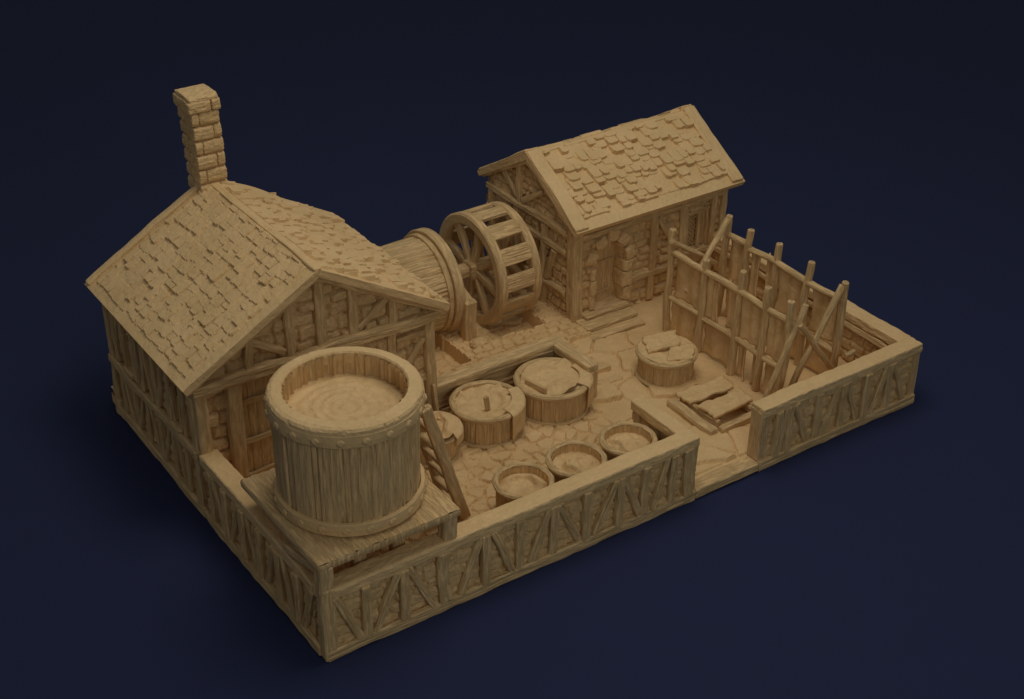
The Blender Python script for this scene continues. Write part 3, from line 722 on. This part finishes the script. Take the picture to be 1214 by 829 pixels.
lathe(mb, (TX, TY, 0), pr, 460, lambda TH, H: .022 * fbm(np.cos(TH) * 11, np.sin(TH) * 11, H * 7, 611, 3) - .05 * np.clip(vn(np.cos(TH) * 22, np.sin(TH) * 22, H * 9, 612) - .35, 0, 1), grain='axis'); mb.build('rim', M['tile'], TK)

def disc(name, parent, c, r, z, hf, nr=44, na=150, mat=None, over=None, solid=0):
    mb = MB(); rr = np.linspace(0, 1, nr + 1); th = np.linspace(0, 2 * PI, na + 1)
    TH, Q = np.meshgrid(th, rr, indexing='ij')
    R = Q * (r if over is None else r * over(TH)); R[-1] = R[0]
    X, Y = R * np.cos(TH), R * np.sin(TH)
    Z = hf(X, Y, R, TH); Z[-1] = Z[0]
    P = np.stack([c[0] + X, c[1] + Y, z + Z], -1); mb.grid(P, np.stack([X, Y], -1), flip=True)
    o = mb.build(name, mat or M['smooth'], parent)
    if solid:
        md = o.modifiers.new('thickness', 'SOLIDIFY'); md.thickness = solid; md.offset = -1
    return o
disc('water', TK, (TX, TY), 1.5, 5.38, lambda X, Y, R, T: .012 * np.sin(R * 26 + 2.5 * fbm(X, Y, 0, 9, 2)) + .035 * fbm(X * 1.6, Y * 1.6, 0, 620, 2), nr=90)

# ladder against the tank
LD = thing('ladder', (5.5, 2.6, .3), 'steep wooden ladder leaning against the right side of the big tank', 'ladder')
la, lb_ = np.array((5.5, 2.45, .32)), np.array((4.12, 2.1, 4.5))
for dy in (0, .95): timber(LD, 'stile', la + (0, dy, 0), lb_ + (0, dy, 0), .2, .3, (0, 1, 0) if 0 else (1, 0, .3), rnd=6)
for k in range(7):
    t = (k + .7) / 7.3; p = la + (lb_ - la) * t
    timber(LD, 'tread', p + np.array((-.02, .05, 0)), p + np.array((-.02, .9, 0)), .34, .1, (0, 0, 1) if 0 else (.3, 0, 1), rnd=7)

# ------------------------------------------------------------------ vats and tubs
def crumple(seed, amp=.1, f=1.6):
    def g_(X, Y, R=None, T=None):
        a = fbm(X * f + seed, Y * f, 0, seed, 2); b = 1 - np.abs(fbm(X * f * .8, Y * f * .8 + seed, 3, seed + 5, 2)) * 4
        return amp * (a + 1.1 * np.clip(b, 0, 1) ** 1.5) + .015 * fbm(X * 8, Y * 8, 0, seed + 6, 2)
    return g_

def vat(name, label, cat, group, c, r, z1, rim, depth, seed, z0=.3, hoops=True, staves_n=22):
    t = thing(name, (c[0], c[1], z0), label, cat, group)
    rb = r - .09
    mb = MB(); lathe(mb, (c[0], c[1], 0), dens([(rb - .02, z0, 1), (rb, z1 - .1, 1)], .08), 560, stave_disp(seed, rb, staves_n, .022, .032, 16)); mb.build('staves', M['stave'], t)
    mb = MB(); lathe(mb, (c[0], c[1], 0), dens([(r - rim, z1 - depth - .2, 1), (r - rim, z1 - .04, 1)], .1), 200, stave_disp(seed + 1, r - rim, staves_n, .01, .025, 14), flip=True); mb.build('inner_staves', M['stave'], t)
    if hoops:
        mb = MB(); lathe(mb, (c[0], c[1], 0), hoop(z0 + .04, z0 + .14, rb + .06, .08), 140, rough(ns(), .02, 3), grain='ring'); mb.build('hoop', M['wood'], t)
    mb = MB()
    pr = [(r - rim, z1 - .14), (r - rim, z1 - .03), (r - rim + .03, z1), (r - rim / 2, z1 + .015), (r - .04, z1), (r, z1 - .05), (r, z1 - .1), (r - .03, z1 - .16), (r - .1, z1 - .18)]
    lathe(mb, (c[0], c[1], 0), pr, 200, rough(ns(), .02, 4), grain='ring'); mb.build('rim', M['wood'], t)
    return t

# left big vat: hides just under the rim, upright stick, cloth over its right front
V1 = (8.22, 5.52)
t = vat('vat', 'big round vat of hides with a short stick standing upright in it', 'vat', 'big hide vats in the pen', V1, 1.06, 1.36, .17, .14, 701)
disc('soaking_hide', t, V1, .92, 1.26, crumple(31, .1))
timber(t, 'stick', (V1[0] - .14, V1[1] - .32, 1.2), (V1[0] - .22, V1[1] - .36, 1.72), .15, .1, (-.5, -1, 0), amp=.01)
def drape(name, parent, c, r, z, a0, a1, r0, drop, seed, flare=.03):
    mb = MB(); th = np.linspace(a0, a1, 60); s = np.linspace(0, 1, 34); TH, S = np.meshgrid(th, s, indexing='ij')
    e = np.sin(np.clip((TH - a0) / (a1 - a0), 0, 1) * PI) ** .35
    run = (r - r0); Lg = run + drop * (.92 + .08 * np.sin(TH * 5 + seed)) + 0 * e
    d = S * Lg
    R = np.where(d < run, r0 + d, r + .035 * np.clip((d - run) / .05, 0, 1) + flare * np.sin(TH * 9 + seed) * np.clip(d - run, 0, 1))
    Z = z + .035 - np.clip(d - run, 0, 9) + .03 * fbm(R * np.cos(TH) * 2.5, R * np.sin(TH) * 2.5, 0, seed, 2)
    Z = Z - .035 * np.exp(-((d - run) / .06) ** 2)
    P = np.stack([c[0] + R * np.cos(TH), c[1] + R * np.sin(TH), Z], -1); mb.grid(P, np.stack([R * np.cos(TH), R * np.sin(TH) + Z], -1), flip=True)
    o = mb.build(name, M['smooth'], parent); md = o.modifiers.new('thickness', 'SOLIDIFY'); md.thickness = .03; md.offset = -1
    return o
R_ = math.radians
drape('draped_hide', t, V1, 1.07, 1.36, R_(-82), R_(0), .72, .85, 3)
# right big vat: rumpled hide heaped over it, plank poking out
V2 = (10.48, 5.44)
t = vat('vat', 'big round vat heaped with rumpled hides, standing in the corner of the low pen wall', 'vat', 'big hide vats in the pen', V2, 1.13, 1.36, .2, .12, 711)
disc('soaking_hide', t, V2, .95, 1.3, crumple(77, .03))
disc('rumpled_hide', t, V2, .9, 1.31, crumple(52, .15, 1.5), over=lambda T: 1 + .05 * np.sin(T * 3 + 1) + .04 * np.sin(T * 7))
timber(t, 'plank', (V2[0] - .8, V2[1] + .22, 1.36), (V2[0] - .66, V2[1] - .6, 1.42),   .09, .2, (0, 0, 1), amp=.01, rnd=8)
drape('draped_hide', t, V2, 1.14, 1.36, R_(-62), R_(10), .8, .8, 8)
# small vat half hidden behind the ladder
V3 = (6.3, 5.35)
t = vat('vat', 'round vat covered by a bunched hide, half hidden behind the ladder', 'vat', None, V3, .8, 1.2, .15, .12, 721)
disc('soaking_hide', t, V3, .68, 1.17, crumple(78, .03))
disc('bunched_hide', t, V3, .8, 1.25, crumple(83, .16, 1.7))
drape('draped_hide', t, V3, .81, 1.22, R_(-70), R_(40), .4, .35, 2, .05)
timber(t, 'plank', (7.02, 6.28, .9), (7.06, 6.42, 1.8), .14, .1, (1, 0, 0), amp=.01, rnd=8)
# three small tubs along the front wall
for i, (c, r, z1, lab) in enumerate((((6.77, 1.6), .82, 1.55, 'small round tub by the front wall, nearest the tank platform, with swirled folds inside'),
                                     ((8.44, 1.54), .83, 1.62, 'middle one of the three small tubs by the front wall, with crossed folds inside'),
                                     ((10.1, 1.42), .8, 1.7, 'small round tub in the corner of the stub wall, next to the gate gap'))):
    t = vat('small_tub', lab, 'tub', 'small open tubs along the front wall', c, r, z1, .16, .2, 731 + i * 10)
    disc('folded_hide', t, c, r - .15, z1 - .27, (lambda g_, rr: (lambda X, Y, R, T: g_(X, Y) * (1 - (R / rr) ** 4) + .05 * np.sin(6 * R + 2 * T) * sst(R, 0, .3) * (1 - (R / rr) ** 4)))(crumple(90 + i * 7, .17, 1.8 + .3 * i), r - .15), nr=30, na=110)
# covered barrel in the yard
VB = (14.4, 4.92)
t = vat('covered_barrel', 'squat round barrel topped with stiff folded hides, in the open yard before the steps', 'barrel', None, VB, .95, 1.24, .16, .05, 771)
def lid(X, Y, R, T): return .05 * fbm(X * 2, Y * 2, 0, 7, 3) - .08 * sst(-np.abs(X * .6 + Y * .4 + .1), -.14, -.02) * sst(-Y, -.3, .2)
disc('cover_hide', t, VB, .88, 1.26, lid)
def slab(name, parent, corners, z, th_, seed, lift=(0, 0, 0, 0), mat=None):
    mb = MB(); s_, t_ = np.meshgrid(np.linspace(0, 1, 22), np.linspace(0, 1, 22), indexing='ij')
    c = [np.array((q[0], q[1], z + l), float) for q, l in zip(corners, lift)]
    P = ((1 - s_) * (1 - t_))[..., None] * c[0] + (s_ * (1 - t_))[..., None] * c[1] + (s_ * t_)[..., None] * c[2] + ((1 - s_) * t_)[..., None] * c[3]
    e = .04 * fbm(s_ * 5, t_ * 5, 0, seed, 2); P[..., 2] += e + .02 * fbm(P[..., 0] * 2, P[..., 1] * 2, 0, seed, 2)
    P[..., 0] += .07 * fbm(s_ * 4, t_ * 4, 1, seed, 2); P[..., 1] += .07 * fbm(s_ * 4, t_ * 4, 2, seed, 2)
    nrm = np.cross(c[1] - c[0], c[3] - c[0])[2]
    mb.grid(P, P[..., :2], flip=nrm > 0)
    o = mb.build(name, mat or M['smooth'], parent); md = o.modifiers.new('thickness', 'SOLIDIFY'); md.thickness = th_; md.offset = -1
    return o
slab('folded_hide', t, [(13.75, 5.0), (14.75, 4.75), (15.2, 5.5), (14.1, 5.8)], 1.38, .1, 3, (-.04, .05, .0, -.02))
slab('folded_hide', t, [(13.95, 4.35), (14.6, 4.02), (15.2, 4.62), (14.5, 4.9)], 1.33, .1, 5, (-.02, -.02, .0, .04))
# boards lying on low trestle
PT = thing('trestle', (14.4, 2.7, .3), 'two hides of plank shape laid flat over low beams between barrel and gate gap', 'trestle')
PT['label'] = 'low timber trestle with two wide flat boards across it, between barrel and gate gap'
timber(PT, 'beam', (13.45, 3.55, .42), (13.5, 1.62, .42), .3, .26, amp=.02, rnd=6)
timber(PT, 'beam', (13.8, 3.45, .52), (13.8, 1.8, .52), .16, .24, amp=.02)
timber(PT, 'beam', (15.1, 3.45, .52), (15.1, 1.8, .52), .16, .24, amp=.02)
timber(PT, 'cross_beam', (13.7, 1.62, .42), (15.2, 1.62, .42), .24, .24, amp=.03)
slab('board', PT, [(13.62, 2.86), (15.3, 2.8), (15.4, 3.42), (13.6, 3.5)], .76, .1, 13, mat=M['smooth'])
slab('board', PT, [(13.7, 1.88), (15.25, 1.95), (15.3, 2.62), (13.68, 2.62)], .76, .1, 14, mat=M['smooth'])

# ------------------------------------------------------------------ drying racks with stretched hides
def hide(name, label, group, x, y0, y1, z0, z1, seed, split=False):
    """hide laced between two posts and two rails; y0 > y1 ; concave edges pulled out at the corners"""
    mb = MB(); n = 26
    rs = np.random.RandomState(seed)
    parts = [(0, 1)] if not split else [(0, .47), (.55, 1)]
    cy, cz = (y0 + y1) / 2, (z0 + z1) / 2
    for (sa_, sb_) in parts:
        S, T = np.meshgrid(np.linspace(-1, 1, n), np.linspace(-1, 1, n), indexing='ij')
        ws, wt = [(.1 + .12 * rs.rand()) for _ in '12'], [(.06 + .06 * rs.rand()) for _ in '12']
        ya, yb = y0 + (y1 - y0) * sa_, y0 + (y1 - y0) * sb_
        cyy = (ya + yb) / 2; hy, hz = (yb - ya) / 2, (z1 - z0) / 2
        in_y = 1 - (ws[0] * (S < 0) + ws[1] * (S >= 0)) * (1 - T ** 4) * 1.6 - .05 * vn(T * 3 + seed, S * 0, 0, seed)
        in_z = 1 - (wt[0] * (T < 0) + wt[1] * (T >= 0)) * (1 - S ** 4) * 1.7 - .04 * vn(S * 3 + seed, T * 0, 4, seed)
        Y = cyy + S * hy * in_y; Z = cz + T * hz * in_z
        cr = (np.abs(S) * np.abs(T)) ** 6
        X = x + .05 * fbm(Y * 1.8, Z * 1.2, seed, seed, 2) + (1 - cr) * .03 * np.sin(S * 6 + seed)
        if split:
            X = X + .14 * np.exp(-((S - (1 if sa_ == 0 else -1)) / .25) ** 2) * (1 if sa_ == 0 else -1) * -1
        mb.grid(np.stack([X, Y, Z], -1), np.stack([Z, Y], -1), flip=True)
    o = mb.build(name, M['smooth'], loc=(x, cy, cz)); md = o.modifiers.new('thickness', 'SOLIDIFY'); md.thickness = .05; md.offset = 0
    return props(o, label, 'hide', group)

def rack(x, ys, tops, label, nm, zt, zm, seed):
    t = thing('drying_rack', (x, sum(ys) / len(ys), .3), label, 'drying rack', 'pole drying racks')
    for y, z in zip(ys, tops):
        timber(t, 'post', (x - .06 + random.uniform(-.03, .03), y + random.uniform(.0, .12), .3), (x - .04, y, z), .26, .26, (1, 0, 0), pole=True, np_=14, taper=.84, wob=.05, amp=.02)
    for a, b in zip(ys[:-1], ys[1:]):
        timber(t, 'rail', (x - .06, a + .02, zt + random.uniform(-.05, .05)), (x - .06, b - .02, zt + random.uniform(-.05, .05)), .2, .2, pole=True, np_=12, amp=.02)
        timber(t, 'rail', (x - .06, a + .02, zm + random.uniform(-.05, .05)), (x - .06, b - .02, zm + random.uniform(-.05, .05)), .18, .18, pole=True, np_=12, amp=.02)
    for i, (a, b) in enumerate(zip(ys[:-1], ys[1:])):
        bay = ('first', 'second', 'third', 'fourth')[i]
        hide('stretched_hide', 'upper stretched hide of the %s drying rack, %s bay counting from the cottage' % (nm, bay), 'hides on the drying racks', x + .04, a - .02, b + .02, zm - .02, zt + .02, seed + i, split=(i == 1))
        hide('stretched_hide', 'lower stretched hide of the %s drying rack, %s bay counting from the cottage' % (nm, bay), 'hides on the drying racks', x + .04, a - .02, b + .02,   .3, zm + .02, seed + 10 + i, split=(i == 2))
    return t
RA = rack(16.2, [6.98, 5.42, 3.82, 2.72, 1.75], [3.95, 3.55, 3.9, 3.9, 3.88], 'nearer pole drying rack laced with hides, facing the covered barrel', 'nearer', 3.2, 1.56, 900)
RB = rack(18.25, [6.72, 5.7, 4.52, 3.1, 1.65], [3.95, 3.92, 3.92, 3.92, 3.92], 'farther pole drying rack laced with hides, close to the right side wall', 'farther', 3.28, 1.56, 950)
pole = lambda t, a, b, w=.2: timber(t, 'brace', a, b, w, w, (0, 1, 0), pole=True, np_=12, amp=.02, wob=.04)
pole(RA, (15.15, 1.58, .32), (16.56, 1.58, 3.72), .2)
pole(RA, (16.3, 1.5, 3.2), (18.15, 1.5, .9), .18)
pole(RB, (16.35, 1.72, .35), (18.12, 1.72, 3.82), .2)
pole(RA, (15.98, 6.85, 3.6), (17.9, 6.85, 2.3), .17)
pole(RB, (16.25, 6.3, 2.0), (18.1, 6.6, 3.92), .2)
timber(RB, 'peg', (18.2, 1.3, 1.6), (18.6, 1.3, 1.6), .14, .14, (0, 1, 0), pole=True, np_=10)

# ------------------------------------------------------------------ camera
def R3(yaw, pitch, roll):
    fw = np.array([-math.sin(yaw) * math.cos(pitch), math.cos(yaw) * math.cos(pitch), math.sin(pitch)])
    r = np.cross(fw, [0, 0, 1]); r /= np.linalg.norm(r); u = np.cross(r, fw)
    return r * math.cos(roll) + u * math.sin(roll), -r * math.sin(roll) + u * math.cos(roll), fw
r_, u_, f_ = R3(math.radians(-35.065), math.radians(-31.567), math.radians(.765))
cam = bpy.data.cameras.new('camera'); co = bpy.data.objects.new('camera', cam); COL.objects.link(co)
co.matrix_world = Matrix(((r_[0], u_[0], -f_[0], -11.509), (r_[1], u_[1], -f_[1], -23.835), (r_[2], u_[2], -f_[2], 24.765), (0, 0, 0, 1)))
cam.sensor_width = 36; cam.lens = 1765.28 / 1214 * 36; cam.clip_end = 1000; cam.clip_start = .5
SC.camera = co

# ------------------------------------------------------------------ light
w = bpy.data.worlds.new('World'); SC.world = w; w.use_nodes = True
w.node_tree.nodes['Background'].inputs[0].default_value = (.95, .97, 1, 1); w.node_tree.nodes['Background'].inputs[1].default_value = .14
def area(name, loc, target, size, power, col):
    l = bpy.data.lights.new(name, 'AREA'); l.shape = 'DISK'; l.size = size; l.energy = power; l.color = col
    o = bpy.data.objects.new(name, l); COL.objects.link(o); o.location = loc
    d = Vector(target) - Vector(loc); o.rotation_euler = d.to_track_quat('-Z', 'Y').to_euler(); return o
area('softbox', (11, 4, 31), (10, 5, 0), 17, 2850, (1, .95, .87))
area('fill_lamp', (0, -27, 20), (8, 3, 0), 10, 1150, (.95, .98, .95))
SC.view_settings.view_transform = 'Standard'; SC.view_settings.look = 'None'; SC.view_settings.exposure = 0; SC.view_settings.gamma = 1
SC.cycles.max_bounces = 8; SC.cycles.diffuse_bounces = 6
